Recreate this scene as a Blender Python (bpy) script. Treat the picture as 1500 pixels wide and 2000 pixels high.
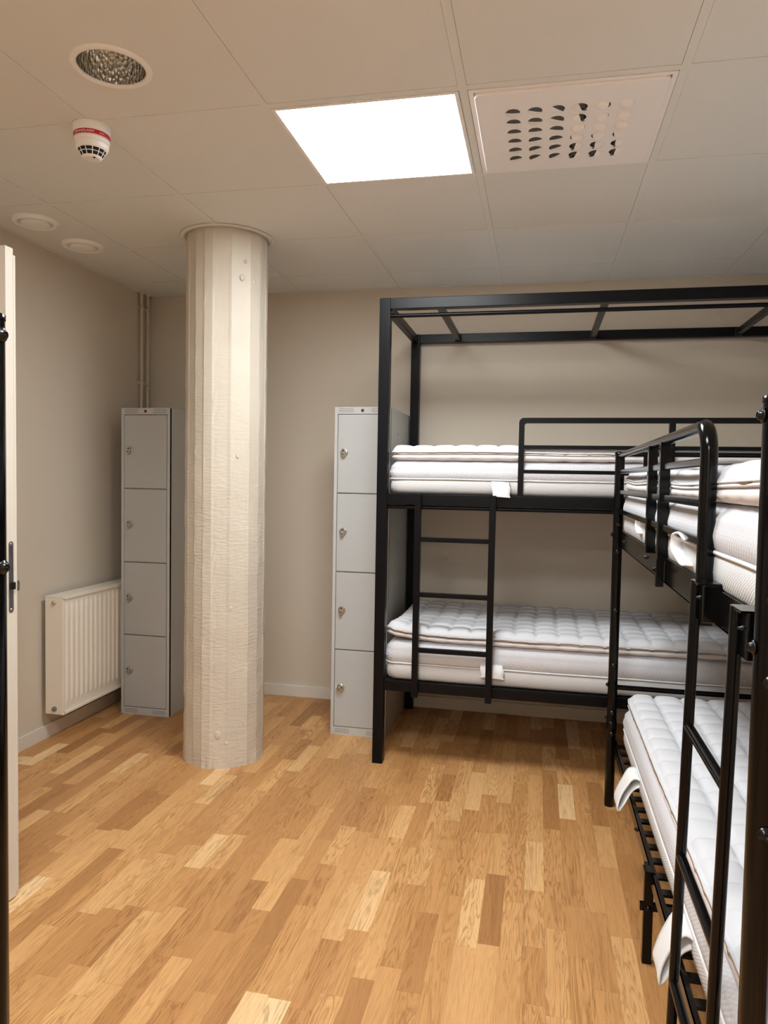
import bpy, bmesh, math, random
from mathutils import Vector, Matrix, noise
from mathutils.geometry import tessellate_polygon
for o in list(bpy.data.objects):
    bpy.data.objects.remove(o)
S = bpy.context.scene
COL = S.collection
PI = math.pi
random.seed(7)

# ------------------------------------------------------------ camera, world, light, exposure
XL, XR, YF, YB = -2.444, 1.32, 4.235, -1.75       # left / right / far / back walls
CZ = 2.481                                         # ceiling height
camd = bpy.data.cameras.new('camera')
cam = bpy.data.objects.new('camera', camd)
COL.objects.link(cam)
camd.sensor_fit = 'HORIZONTAL'
camd.sensor_width = 36.0
camd.lens = 36.0 * 1414.2 / 1500.0
camd.clip_start = 0.02
cp, cyw, cr = 4.61055325e-02, 2.10387560e-01, -1.76531264e-02
fw = Vector((-math.sin(cyw) * math.cos(cp), math.cos(cyw) * math.cos(cp), -math.sin(cp)))
rt = Vector((math.cos(cyw), math.sin(cyw), 0))
dn = fw.cross(rt)
r2 = math.cos(cr) * rt + math.sin(cr) * dn
d2 = -math.sin(cr) * rt + math.cos(cr) * dn
cam.matrix_world = Matrix(((r2.x, -d2.x, -fw.x, 0), (r2.y, -d2.y, -fw.y, 0), (r2.z, -d2.z, -fw.z, 1.36), (0, 0, 0, 1)))
S.camera = cam
W = bpy.data.worlds.new('world')
S.world = W
W.use_nodes = True
W.node_tree.nodes['Background'].inputs[0].default_value = (0.9, 0.92, 1, 1)
W.node_tree.nodes['Background'].inputs[1].default_value = 0.02
PANEL_EMIT = 22.0                                  # shared by the vent-side LED panel and two added fill panels
S.view_settings.view_transform = 'Standard'
S.view_settings.look = 'None'
S.view_settings.gamma = 1.0
S.view_settings.use_curve_mapping = False
S.view_settings.exposure = 0.88

# ------------------------------------------------------------ node helpers
def lin(r, g, b):
    f = lambda c: (c / 255) / 12.92 if c <= 10.3 else (((c / 255) + 0.055) / 1.055) ** 2.4
    return (f(r), f(g), f(b), 1)

class NT:
    def __init__(s, name):
        s.m = bpy.data.materials.new(name)
        s.m.use_nodes = True
        s.t = s.m.node_tree
        s.b = s.t.nodes['Principled BSDF']
    def n(s, typ, **kw):
        x = s.t.nodes.new(typ)
        for k, v in kw.items():
            setattr(x, k, v)
        return x
    def l(s, a, b):
        s.t.links.new(a, b)
    def math(s, op, a, b=None, c=None):
        x = s.n('ShaderNodeMath', operation=op)
        for i, v in enumerate((a, b, c)):
            if v is None:
                continue
            if isinstance(v, (int, float)):
                x.inputs[i].default_value = v
            else:
                s.l(v, x.inputs[i])
        return x.outputs[0]
    def obj(s):
        return s.n('ShaderNodeTexCoord').outputs['Object']
    def noise(s, vec, scale, detail=3, rough=0.5):
        x = s.n('ShaderNodeTexNoise')
        if vec is not None:
            s.l(vec, x.inputs['Vector'])
        x.inputs['Scale'].default_value = scale
        x.inputs['Detail'].default_value = detail
        x.inputs['Roughness'].default_value = rough
        return x.outputs[0]
    def scale(s, vec, v):
        x = s.n('ShaderNodeVectorMath', operation='MULTIPLY')
        s.l(vec, x.inputs[0])
        x.inputs[1].default_value = v
        return x.outputs[0]
    def bump(s, h, strength, dist=0.002, prev=None):
        x = s.n('ShaderNodeBump')
        s.l(h, x.inputs['Height'])
        x.inputs['Strength'].default_value = strength
        x.inputs['Distance'].default_value = dist
        if prev is not None:
            s.l(prev, x.inputs['Normal'])
        return x.outputs[0]
    def ramp(s, fac, stops):
        x = s.n('ShaderNodeValToRGB')
        e = x.color_ramp.elements
        while len(e) < len(stops):
            e.new(0.5)
        for i, (p, c) in enumerate(stops):
            e[i].position = p
            e[i].color = c
        s.l(fac, x.inputs[0])
        return x.outputs[0]
    def mix(s, typ, fac, a, b):
        x = s.n('ShaderNodeMix', data_type='RGBA', blend_type=typ)
        for i, v in ((0, fac), (6, a), (7, b)):
            if isinstance(v, (int, float, tuple)):
                x.inputs[i].default_value = v
            else:
                s.l(v, x.inputs[i])
        return x.outputs[2]

def simple(name, col, rough=0.5, metal=0.0, bump=None, var=0.0, vscale=3.0, spec=None):
    k = NT(name)
    k.b.inputs['Roughness'].default_value = rough
    k.b.inputs['Metallic'].default_value = metal
    if spec is not None:
        k.b.inputs['Specular IOR Level'].default_value = spec
    if var:
        nz = k.noise(k.obj(), vscale, 4)
        a = tuple(c * (1 - var) for c in col[:3]) + (1,)
        b = tuple(min(1, c * (1 + var)) for c in col[:3]) + (1,)
        k.l(k.ramp(nz, [(0.3, a), (0.7, b)]), k.b.inputs['Base Color'])
    else:
        k.b.inputs['Base Color'].default_value = col
    if bump:
        sc, st, di = bump
        k.l(k.bump(k.noise(k.obj(), sc, 4), st, di), k.b.inputs['Normal'])
    return k.m

def emit(name, col, e):
    k = NT(name)
    k.b.inputs['Base Color'].default_value = (0.9, 0.9, 0.9, 1)
    k.b.inputs['Emission Color'].default_value = col
    k.b.inputs['Emission Strength'].default_value = e
    return k.m

M = {}
M['wall'] = simple('beige wall paint', lin(212, 200, 183), 0.75, bump=(160, 0.12, 0.002), var=0.015, vscale=1.2)
M['ceil'] = simple('ceiling tile white', lin(230, 230, 226), 0.85, bump=(300, 0.08, 0.001), var=0.012, vscale=2)
M['cavity'] = simple('dark ceiling void', lin(40, 36, 32), 0.9)
M['base'] = simple('baseboard paint', lin(222, 214, 203), 0.45, var=0.01)
M['doorpaint'] = simple('door paint', lin(216, 207, 194), 0.4, var=0.01)
M['radi'] = simple('radiator enamel', lin(240, 230, 214), 0.35, var=0.01)
M['pipe'] = simple('pipe paint', lin(206, 195, 178), 0.4)
M['white'] = simple('white plastic', lin(250, 248, 245), 0.4)
M['vent'] = simple('vent enamel', lin(250, 247, 245), 0.4)
M['dark'] = simple('dark opening', lin(26, 24, 23), 0.8)
M['hole'] = simple('nozzle duct', lin(62, 62, 63), 0.7)
M['slate'] = simple('grey nozzle inside', lin(92, 95, 98), 0.5)
M['locker'] = simple('locker grey enamel', lin(196, 196, 193), 0.38, bump=(900, 0.03, 0.0005))
M['lockdoor'] = simple('locker door grey', lin(188, 189, 188), 0.38, bump=(900, 0.03, 0.0005))
M['chrome'] = simple('brushed chrome', lin(205, 200, 192), 0.28, 1.0, bump=(300, 0.05, 0.0005))
M['steel'] = simple('zinc steel', lin(150, 152, 155), 0.35, 1.0, var=0.1, vscale=60)
M['copper'] = simple('copper tint', lin(150, 92, 70), 0.35, 0.6)
M['powder'] = simple('black powder coat', lin(9, 9, 13), 0.34, bump=(700, 0.25, 0.0006), spec=0.18)
M['gloss'] = simple('glossy black enamel', lin(6, 6, 7), 0.15, bump=(120, 0.04, 0.0008), spec=0.25)
M['bolt'] = simple('black bolt', lin(14, 14, 16), 0.25, 0.2)
M['boltsteel'] = simple('bolt steel', lin(150, 150, 150), 0.3, 0.9)
M['red'] = simple('red band', lin(196, 28, 52), 0.4)
M['fabric'] = simple('white topper cloth', lin(217, 217, 221), 0.85, bump=(220, 0.15, 0.001), spec=0.2)
M['hem'] = simple('topper underside cloth', lin(222, 216, 214), 0.85, bump=(220, 0.2, 0.001), spec=0.2)
M['piping'] = simple('white piping', lin(228, 228, 229), 0.7, spec=0.3)
M['strap'] = simple('white strap cloth', lin(236, 236, 236), 0.8, bump=(260, 0.25, 0.001), spec=0.2)
M['led'] = emit('led diffuser', (0.94, 0.985, 1.0, 1), PANEL_EMIT)

def diamond(name, col, p, amt, colamt=0.0, kx=1.0):
    k = NT(name)
    k.b.inputs['Roughness'].default_value = 0.85
    k.b.inputs['Specular IOR Level'].default_value = 0.2
    sp = k.n('ShaderNodeSeparateXYZ')
    k.l(k.obj(), sp.inputs[0])
    u = k.math('MULTIPLY', k.math('ADD', sp.outputs[0], sp.outputs[1]), kx)
    h = None
    for op in ('ADD', 'SUBTRACT'):
        t = k.math('DIVIDE', k.math(op, u, sp.outputs[2]), p)
        f = k.math('ABSOLUTE', k.math('SUBTRACT', k.math('FRACT', t), 0.5))
        f = k.math('MULTIPLY', f, -2.0)
        f = k.math('ADD', f, 1.0)
        f = k.math('POWER', f, 0.6)
        h = f if h is None else k.math('MULTIPLY', h, f)
    nb = k.bump(h, amt, 0.004)
    nb = k.bump(k.noise(k.obj(), 600, 2), 0.12, 0.001, nb)
    k.l(nb, k.b.inputs['Normal'])
    dark = tuple(c * (1 - colamt) for c in col[:3]) + (1,)
    k.l(k.ramp(h, [(0.0, dark), (0.5, col)]), k.b.inputs['Base Color'])
    return k.m
M['quilt'] = diamond('quilted mattress cloth', lin(215, 215, 220), 0.0155, 0.35, 0.07)
M['band'] = diamond('woven mattress band', lin(212, 211, 211), 0.008, 0.35, 0.12, 0.6)

def pillar_mat():
    k = NT('painted concrete pillar')
    k.b.inputs['Roughness'].default_value = 0.5
    sp = k.n('ShaderNodeSeparateXYZ')
    k.l(k.obj(), sp.inputs[0])
    base = k.ramp(k.noise(k.obj(), 5, 4), [(0.3, lin(208, 198, 182)), (0.7, lin(216, 206, 190))])
    k.l(base, k.b.inputs['Base Color'])
    st = k.noise(k.scale(k.obj(), (22, 22, 95)), 1.0, 4, 0.6)
    low = k.n('ShaderNodeMapRange')
    low.inputs[1].default_value = 2.1
    low.inputs[2].default_value = 1.2
    low.inputs[3].default_value = 0.12
    low.inputs[4].default_value = 1.0
    k.l(sp.outputs[2], low.inputs[0])
    hb = k.math('MULTIPLY', st, low.outputs[0])
    nb = k.bump(hb, 0.55, 0.008)
    nb = k.bump(k.noise(k.obj(), 7, 2), 0.25, 0.01, nb)
    k.l(nb, k.b.inputs['Normal'])
    return k.m
M['pillar'] = pillar_mat()

def floor_mat():
    k = NT('oak strip parquet')
    sp = k.n('ShaderNodeSeparateXYZ')
    k.l(k.obj(), sp.inputs[0])
    X, Y = sp.outputs[0], sp.outputs[1]
    w = 0.0645
    xs = k.math('DIVIDE', k.math('ADD', X, 0.013), w)
    row = k.math('FLOOR', xs)
    def wn(v, dim='1D'):
        x = k.n('ShaderNodeTexWhiteNoise', noise_dimensions=dim)
        k.l(v, x.inputs['W' if dim == '1D' else 'Vector'])
        return x
    rr = wn(k.math('ADD', row, 0.37)).outputs[0]
    rl = wn(k.math('ADD', row, 17.71)).outputs[0]
    L = k.math('MULTIPLY_ADD', rl, 0.22, 0.56)
    ys = k.math('DIVIDE', k.math('MULTIPLY_ADD', rr, 5.0, Y), L)
    # uneven block lengths
    cell0 = k.math('FLOOR', ys)
    fr0 = k.math('FRACT', ys)
    cmb0 = k.n('ShaderNodeCombineXYZ')
    k.l(row, cmb0.inputs[0]); k.l(cell0, cmb0.inputs[1])
    cut = k.math('MULTIPLY_ADD', wn(cmb0.outputs[0], '2D').outputs[0], 0.26, 0.37)
    half = k.math('GREATER_THAN', fr0, cut)
    cell = k.math('MULTIPLY_ADD', half, 0.5, cell0)
    cmb = k.n('ShaderNodeCombineXYZ')
    k.l(row, cmb.inputs[0]); k.l(cell, cmb.inputs[1]); cmb.inputs[2].default_value = 3.3
    rnd = wn(cmb.outputs[0], '3D')
    tone = k.ramp(rnd.outputs[0], [(0.0, lin(170, 120, 72)), (0.12, lin(188, 136, 84)), (0.5, lin(204, 152, 97)),
                                   (0.86, lin(216, 166, 110)), (0.94, lin(226, 181, 126)), (1.0, lin(240, 204, 156))])
    # grain
    v1 = k.n('ShaderNodeVectorMath', operation='MULTIPLY_ADD')
    k.l(k.obj(), v1.inputs[0]); v1.inputs[1].default_value = (24, 1.7, 1)
    off = k.n('ShaderNodeVectorMath', operation='SCALE')
    k.l(rnd.outputs[1], off.inputs[0]); off.inputs['Scale'].default_value = 40
    k.l(off.outputs[0], v1.inputs[2])
    g1 = k.n('ShaderNodeTexNoise'); k.l(v1.outputs[0], g1.inputs['Vector'])
    g1.inputs['Scale'].default_value = 1.0; g1.inputs['Detail'].default_value = 5; g1.inputs['Distortion'].default_value = 1.2
    rings = k.math('FRACT', k.math('MULTIPLY', g1.outputs[0], 9.0))
    rings = k.math('ABSOLUTE', k.math('SUBTRACT', rings, 0.5))
    rc = k.ramp(rings, [(0.0, (0.60, 0.54, 0.46, 1)), (0.2, (0.93, 0.92, 0.90, 1)), (0.5, (1.05, 1.05, 1.05, 1))])
    v2 = k.scale(k.obj(), (420, 14, 1))
    g2 = k.noise(v2, 1.0, 3, 0.6)
    fc = k.ramp(g2, [(0.32, (0.82, 0.79, 0.75, 1)), (0.5, (1, 1, 1, 1)), (0.75, (1.06, 1.06, 1.06, 1))])
    ringamt = k.math('MULTIPLY_ADD', wn(k.math('MULTIPLY_ADD', rnd.outputs[0], 91.0, 3.0)).outputs[0], 0.75, 0.25)
    c = k.mix('MULTIPLY', ringamt, tone, rc)
    c = k.mix('MULTIPLY', 0.75, c, fc)
    lg = k.ramp(k.noise(k.scale(k.obj(), (9, 1.2, 1)), 1.0, 2), [(0.3, (0.93, 0.91, 0.9, 1)), (0.7, (1.05, 1.05, 1.05, 1))])
    c = k.mix('MULTIPLY', 1.0, c, lg)
    # knots
    vk = k.n('ShaderNodeTexVoronoi')
    k.l(k.scale(k.obj(), (2.3, 1.5, 1)), vk.inputs['Vector']); vk.inputs['Scale'].default_value = 1.4
    kn = k.ramp(vk.outputs['Distance'], [(0.0, (0.25, 0.17, 0.1, 1)), (0.012, (0.5, 0.4, 0.3, 1)), (0.03, (1, 1, 1, 1))])
    c = k.mix('MULTIPLY', 0.9, c, kn)
    # seams
    fx = k.math('FRACT', xs)
    ex = k.math('MINIMUM', fx, k.math('SUBTRACT', 1.0, fx))
    ex = k.math('MULTIPLY', ex, w)
    d1 = k.math('MULTIPLY', k.math('ABSOLUTE', k.math('SUBTRACT', fr0, cut)), L)
    d2_ = k.math('MULTIPLY', k.math('MINIMUM', fr0, k.math('SUBTRACT', 1.0, fr0)), L)
    ey = k.math('MINIMUM', d1, d2_)
    ed = k.math('MINIMUM', ex, ey)
    sm = k.ramp(k.math('MULTIPLY', ed, 100.0), [(0.0, (0.62, 0.54, 0.46, 1)), (0.09, (1, 1, 1, 1))])
    c = k.mix('MULTIPLY', 0.75, c, sm)
    k.l(c, k.b.inputs['Base Color'])
    k.b.inputs['Roughness'].default_value = 0.42
    k.b.inputs['Specular IOR Level'].default_value = 0.4
    k.l(k.bump(sm, 0.2, 0.0006, k.bump(g2, 0.08, 0.0006)), k.b.inputs['Normal'])
    return k.m
M['floor'] = floor_mat()

# ------------------------------------------------------------ object helpers (all geometry given in world metres)
OFF = {}
def meta(o, label=None, cat=None, group=None, kind=None):
    if label: o['label'] = label
    if cat: o['category'] = cat
    if group: o['group'] = group
    if kind: o['kind'] = kind
    return o

def thing(name, loc, label, cat, group=None):
    o = bpy.data.objects.new(name, None)
    o.empty_display_size = 0.1
    COL.objects.link(o)
    o.location = loc
    OFF[o.name] = Vector(loc)
    return meta(o, label, cat, group)

class MB:
    def __init__(s):
        s.v, s.f, s.mi, s.sm = [], [], [], []
    def add(s, vs, fs, mi=0, smooth=False):
        b = len(s.v)
        s.v += [Vector(p) for p in vs]
        for f in fs:
            s.f.append([i + b for i in f])
            s.mi.append(mi)
            s.sm.append(smooth)
        return s
    def box(s, x0, x1, y0, y1, z0, z1, mi=0, bev=0.0):
        if bev:
            bm = bmesh.new()
            bmesh.ops.create_cube(bm, size=1)
            for v in bm.verts:
                v.co = Vector(((x0 + x1) / 2 + v.co.x * (x1 - x0), (y0 + y1) / 2 + v.co.y * (y1 - y0), (z0 + z1) / 2 + v.co.z * (z1 - z0)))
            bmesh.ops.bevel(bm, geom=bm.edges[:], offset=bev, segments=2, profile=0.6, affect='EDGES', clamp_overlap=True)
            bm.verts.index_update()
            s.add([v.co.copy() for v in bm.verts], [[v.index for v in f.verts] for f in bm.faces], mi)
            bm.free()
            return s
        vs = [(x, y, z) for z in (z0, z1) for y in (y0, y1) for x in (x0, x1)]
        return s.add(vs, [(0, 2, 3, 1), (4, 5, 7, 6), (0, 1, 5, 4), (2, 6, 7, 3), (0, 4, 6, 2), (1, 3, 7, 5)], mi)
    def tube(s, pts, r, n=14, mi=0, caps=True, flat=None):
        pts = [Vector(p) for p in pts]
        rings = []
        up = None
        for i, p in enumerate(pts):
            if i == 0: t = pts[1] - p
            elif i == len(pts) - 1: t = p - pts[i - 1]
            else: t = (pts[i + 1] - p).normalized() + (p - pts[i - 1]).normalized()
            t.normalize()
            if up is None:
                up = Vector((0, 0, 1)) if abs(t.z) < 0.9 else Vector((1, 0, 0))
            a = t.cross(up).normalized()
            b = a.cross(t).normalized()
            up = b
            rr = r[i] if isinstance(r, (list, tuple)) else r
            rings.append([p + (a * math.cos(2 * PI * j / n) + b * math.sin(2 * PI * j / n)) * rr for j in range(n)])
        vs = [v for ring in rings for v in ring]
        fs = []
        for i in range(len(pts) - 1):
            for j in range(n):
                k = (j + 1) % n
                fs.append((i * n + j, i * n + k, (i + 1) * n + k, (i + 1) * n + j))
        s.add(vs, fs, mi, True)
        if caps:
            s.add(rings[0], [list(range(n))[::-1]], mi)
            s.add(rings[-1], [list(range(n))], mi)
        return s
    def cyl(s, p0, p1, r, n=20, mi=0):
        return s.tube([p0, p1], r, n, mi)
    def lathe(s, c, prof, n=40, mi=0, axis='z', smooth=True, close=False):
        # prof: list of (radius, offset along axis)
        vs, fs = [], []
        for (r, h) in prof:
            for j in range(n):
                a = 2 * PI * j / n
                if axis == 'z': p = (c[0] + r * math.cos(a), c[1] + r * math.sin(a), c[2] + h)
                elif axis == 'y': p = (c[0] + r * math.cos(a), c[1] + h, c[2] + r * math.sin(a))
                else: p = (c[0] + h, c[1] + r * math.cos(a), c[2] + r * math.sin(a))
                vs.append(p)
        for i in range(len(prof) - 1):
            for j in range(n):
                k = (j + 1) % n
                fs.append((i * n + j, i * n + k, (i + 1) * n + k, (i + 1) * n + j))
        s.add(vs, fs, mi, smooth)
        if close:
            m = (len(prof) - 1) * n
            s.add(vs[m:], [list(range(n))], mi)
            s.add(vs[:n], [list(range(n))[::-1]], mi)
        return s
    def build(s, name, mats, parent=None, label=None, recalc=True, loc=None):
        me = bpy.data.meshes.new(name)
        off = OFF[parent.name] if parent is not None else Vector(loc or (0, 0, 0))
        me.from_pydata([tuple(v - off) for v in s.v], [], s.f)
        if not isinstance(mats, (list, tuple)): mats = [mats]
        for m in mats: me.materials.append(M[m] if isinstance(m, str) else m)
        for p, mi, sm in zip(me.polygons, s.mi, s.sm):
            p.material_index = mi
            p.use_smooth = sm
        if recalc:
            bm = bmesh.new(); bm.from_mesh(me)
            bmesh.ops.recalc_face_normals(bm, faces=bm.faces[:])
            bm.to_mesh(me); bm.free()
        me.update()
        o = bpy.data.objects.new(name, me)
        COL.objects.link(o)
        if parent is not None:
            o.parent = parent
        else:
            o.location = off
        OFF[o.name] = off.copy()
        if label: o['label'] = label
        return o

def struct(o):
    o['kind'] = 'structure'
    return o

def grid_holes(mb, outer, holes, z, mi=0, drop=None):
    """flat polygon facing down with round holes"""
    polys = [[Vector((x, y, 0)) for x, y in outer]] + [[Vector((x, y, 0)) for x, y in h] for h in holes]
    flat = [p for q in polys for p in q]
    tris = tessellate_polygon(polys)
    mb.add([(p.x, p.y, z) for p in flat], [list(t) for t in tris], mi)

# ------------------------------------------------------------ room shell
struct(MB().box(-3.7, XR + 0.15, YB - 0.15, YF + 0.15, -0.1, 0).build('floor', 'floor'))
struct(MB().box(XL - 0.12, XR + 0.15, YF, YF + 0.15, 0, CZ + 0.1).build('wall_far', 'wall'))
struct(MB().box(XR, XR + 0.15, YB, YF, 0, CZ + 0.1).build('wall_right', 'wall'))
struct(MB().box(XL - 0.12, XR + 0.15, YB - 0.15, YB, 0, CZ + 0.1).build('wall_back', 'wall'))
DY0, DY1, DZ = 1.06, 1.99, 2.09                    # doorway in the left wall
mb = MB()
mb.box(XL - 0.12, XL, YB, DY0, 0, CZ + 0.1)
mb.box(XL - 0.12, XL, DY1, YF, 0, CZ + 0.1)
mb.box(XL - 0.12, XL, DY0, DY1, DZ, CZ + 0.1)
struct(mb.build('wall_left', 'wall'))
mb = MB()                                           # corridor beyond the doorway
mb.box(-3.7, -3.58, 0.2, 2.9, 0, CZ + 0.1)
mb.box(-3.58, XL - 0.12, 0.08, 0.2, 0, CZ + 0.1)
mb.box(-3.58, XL - 0.12, 2.9, 3.02, 0, CZ + 0.1)
struct(mb.build('wall_corridor', 'wall'))
mb = MB()                                           # door lining
mb.box(XL - 0.13, XL + 0.015, DY0, DY0 + 0.04, 0, DZ)
mb.box(XL - 0.13, XL + 0.015, DY1 - 0.04, DY1, 0, DZ)
mb.box(XL - 0.13, XL + 0.015, DY0, DY1, DZ - 0.04, DZ)
mb.box(XL, XL + 0.015, DY0 - 0.06, DY0, 0, DZ + 0.06)
mb.box(XL, XL + 0.015, DY1, DY1 + 0.06, 0, DZ + 0.06)
mb.box(XL, XL + 0.015, DY0, DY1, DZ, DZ + 0.06)
struct(mb.build('trim_1', 'base'))

def baseboard(name, boxes):
    mb = MB()
    for b in boxes: mb.box(*b, bev=0.003)
    struct(mb.build(name, 'base'))
BH = 0.07
baseboard('baseboard_far', [(XL, XR, YF - 0.014, YF, 0, BH)])
baseboard('baseboard_left', [(XL, XL + 0.014, DY1 + 0.06, YF - 0.014, 0, BH), (XL, XL + 0.014, YB, DY0 - 0.06, 0, BH)])
baseboard('baseboard_right', [(XR - 0.014, XR, YB, YF - 0.014, 0, BH)])

# ceiling: tiles in a flush grid
GX, GY, GT = -0.845, 2.120, 0.6
xs = [XL] + [GX + GT * i for i in range(-2, 4)] + [XR]
ys = [YB] + [GY + GT * i for i in range(-6, 4)] + [YF]
xs = [x for x in xs if XL <= x <= XR]
PC = (-1.474, 3.251); PR = 0.188                    # pillar centre and radius
DL = (-1.185, 1.845); DLR = 0.092                   # downlight
def circ(c, r, n=48): return [(c[0] + r * math.cos(2 * PI * i / n), c[1] + r * math.sin(2 * PI * i / n)) for i in range(n)]
mb = MB()
HT = 0.012; GAP = 0.0009
for i in range(len(xs) - 1):
    for j in range(len(ys) - 1):
        x0, x1, y0, y1 = xs[i], xs[i + 1], ys[j], ys[j + 1]
        if abs(x0 - GX) < .01 and (abs(y0 - GY) < .01 or abs(y0 - GY + 3 * GT) < .01 or abs(y0 - GY + 6 * GT) < .01): continue          # led panel and the two added fill panels
        if abs(x0 - GX - GT) < .01 and abs(y0 - GY) < .01: continue     # air vent
        a0 = x0 + (HT + GAP if x0 > XL else 0); a1 = x1 - (HT + GAP if x1 < XR else 0)
        b0 = y0 + (HT + GAP if y0 > YB else 0); b1 = y1 - (HT + GAP if y1 < YF else 0)
        if a0 < DL[0] < a1 and b0 < DL[1] < b1:
            grid_holes(mb, [(a0, b0), (a1, b0), (a1, b1), (a0, b1)], [circ(DL, DLR + 0.004)], CZ)
            for (p, q) in (((a0, b0), (a1, b0)), ((a1, b0), (a1, b1)), ((a1, b1), (a0, b1)), ((a0, b1), (a0, b0))):
                mb.add([(p[0], p[1], CZ), (q[0], q[1], CZ), (q[0], q[1], CZ + .016), (p[0], p[1], CZ + .016)], [(0, 1, 2, 3)])
        else:
            tz = random.uniform(-0.0006, 0.0006)
            mb.box(a0, a1, b0, b1, CZ + tz, CZ + 0.016)
TZ = CZ - 0.0016
for x in xs[1:-1]: mb.box(x - HT, x + HT, YB, YF, TZ, CZ + 0.02)
for y in ys[1:-1]:
    for i in range(len(xs) - 1):
        mb.box(xs[i] + (HT if i else 0), xs[i + 1] - (HT if i < len(xs) - 2 else 0), y - HT, y + HT, TZ, CZ + 0.02)
mb.box(-3.7, XR + 0.15, YB - 0.15, YF + 0.15, CZ + 0.3, CZ + 0.4, 1)
mb.box(-3.58, XL - 0.12, 0.2, 2.9, CZ, CZ + 0.02)
struct(mb.build('ceiling', ['ceil', 'cavity']))
mb = MB()                                            # wall angle round the ceiling
mb.box(XL, XR, YF - 0.022, YF, CZ - 0.003, CZ - 0.001)
mb.box(XL, XL + 0.022, YB, YF, CZ - 0.003, CZ - 0.001)
mb.box(XR - 0.022, XR, YB, YF, CZ - 0.003, CZ - 0.001)
struct(mb.build('trim_2', 'ceil'))

# ------------------------------------------------------------ pillar
def pillar():
    t = thing('pillar', (PC[0], PC[1], 0), 'cream painted faceted concrete pillar standing between the two lockers', 'pillar')
    ang = [-130, -114, -98, -83, -60, -33, -9.5, 7.5, 28, 49, 70, 92, 113, 134, 155, 177, 198, 214]
    pts = []
    for i, a in enumerate(ang):
        b = ang[(i + 1) % len(ang)] + (360 if i == len(ang) - 1 else 0)
        for k in range(5):
            f = k / 5
            A = Vector((math.cos(math.radians(a)), math.sin(math.radians(a))))
            B = Vector((math.cos(math.radians(b)), math.sin(math.radians(b))))
            step = 0.0022 * ((i * 7) % 3 - 1)          # boards stepped slightly against each other
            p = A.lerp(B, f) * (PR + step)
            pts.append((p, k == 0))
    n = len(pts)
    zs = [0.0, 0.02, 0.05] + [0.05 + (CZ - 0.06) * i / 60 for i in range(1, 61)] + [CZ + 0.01]
    vs, fs = [], []
    for z in zs:
        for (p, edge) in pts:
            q = Vector((p.x, p.y, z))
            amp = 0.0012 + 0.0022 * max(0, min(1, (1.7 - z) / 1.2))
            d = noise.noise(Vector((p.x * 18, p.y * 18, z * 9))) * amp
            if edge: d += noise.noise(Vector((p.x * 40, p.y * 40, z * 25))) * 0.0025
            if z < 0.03: d += noise.noise(Vector((p.x * 60, p.y * 60, 1))) * 0.006 * (1 if z == 0 else .5)
            wdt = 1.0 + 0.012 * (1 - z / CZ)
            rad = Vector((p.x, p.y, 0)).normalized()
            q = Vector((p.x * wdt, p.y * wdt, z)) + rad * d + Vector((PC[0], PC[1], 0))
            vs.append(q)
    for i in range(len(zs) - 1):
        for j in range(n):
            k = (j + 1) % n
            fs.append((i * n + j, i * n + k, (i + 1) * n + k, (i + 1) * n + j))
    mb = MB().add(vs, fs)
    # old plugs and blobs under the paint
    for (a, z, r) in ((-45, 2.26, .012), (-40, 2.335, .008), (-26, 2.25, .009), (-75, 0.16, .016), (-62, .12, .01), (-58, .75, .01), (-36, .2, .01), (-50, 1.45, .008)):
        d = Vector((math.cos(math.radians(a)), math.sin(math.radians(a)), 0))
        c = Vector((PC[0], PC[1], z)) + d * (PR * 0.988)
        v, f = [], []
        for i in range(5):
            for j in range(10):
                th = PI / 2 * i / 4; ph = 2 * PI * j / 10
                side = Vector((-d.y, d.x, 0))
                v.append(c + (side * math.cos(ph) + Vector((0, 0, 1.3)) * math.sin(ph)) * r * math.sin(th) + d * (0.005 * math.cos(th)))
        for i in range(4):
            for j in range(10):
                f.append((i * 10 + j, i * 10 + (j + 1) % 10, (i + 1) * 10 + (j + 1) % 10, (i + 1) * 10 + j))
        mb.add(v, f, 0, True)
    mb.build('shaft', 'pillar', t)
    r = MB().lathe((PC[0], PC[1], CZ), [(PR + .004, -.002), (PR + .004, -.007), (PR + .028, -.007), (PR + .03, -.004), (PR + .03, -.002)], 64)
    r.build('ceiling_collar', 'ceil', t)
pillar()

# ------------------------------------------------------------ ceiling fittings
def led_panel(gx, gy, lab):
    t = thing('ceiling_light', (gx + .3, gy + .3, CZ), lab, 'ceiling light')
    a, b = gx + 0.014, gx + GT - 0.014
    c, d = gy + 0.014, gy + GT - 0.014
    f = 0.012; z0, z1 = CZ - 0.004, CZ + 0.03
    mb = MB()
    mb.box(a, b, c, c + f, z0, z1); mb.box(a, b, d - f, d, z0, z1)
    mb.box(a, a + f, c + f, d - f, z0, z1); mb.box(b - f, b, c + f, d - f, z0, z1)
    mb.build('frame', 'white', t)
    MB().box(a + f, b - f, c + f, d - f, CZ + 0.001, CZ + 0.004).build('diffuser', 'led', t, label='glowing white diffuser')
    MB().box(a + f, b - f, c + f, d - f, CZ + 0.006, CZ + 0.03).build('housing', 'white', t)
led_panel(GX, GY, 'glowing square flat panel light set flush in the ceiling beside the air vent')
led_panel(GX, GY - 3 * GT, 'added unseen square fill-light panel in the near half, in line with the vent-side one')  # assumed panel out of view, added to raise the fill light
led_panel(GX, GY - 6 * GT, 'added unseen square fill-light panel closest to the back wall')  # second added fill panel, also assumed and out of view

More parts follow.
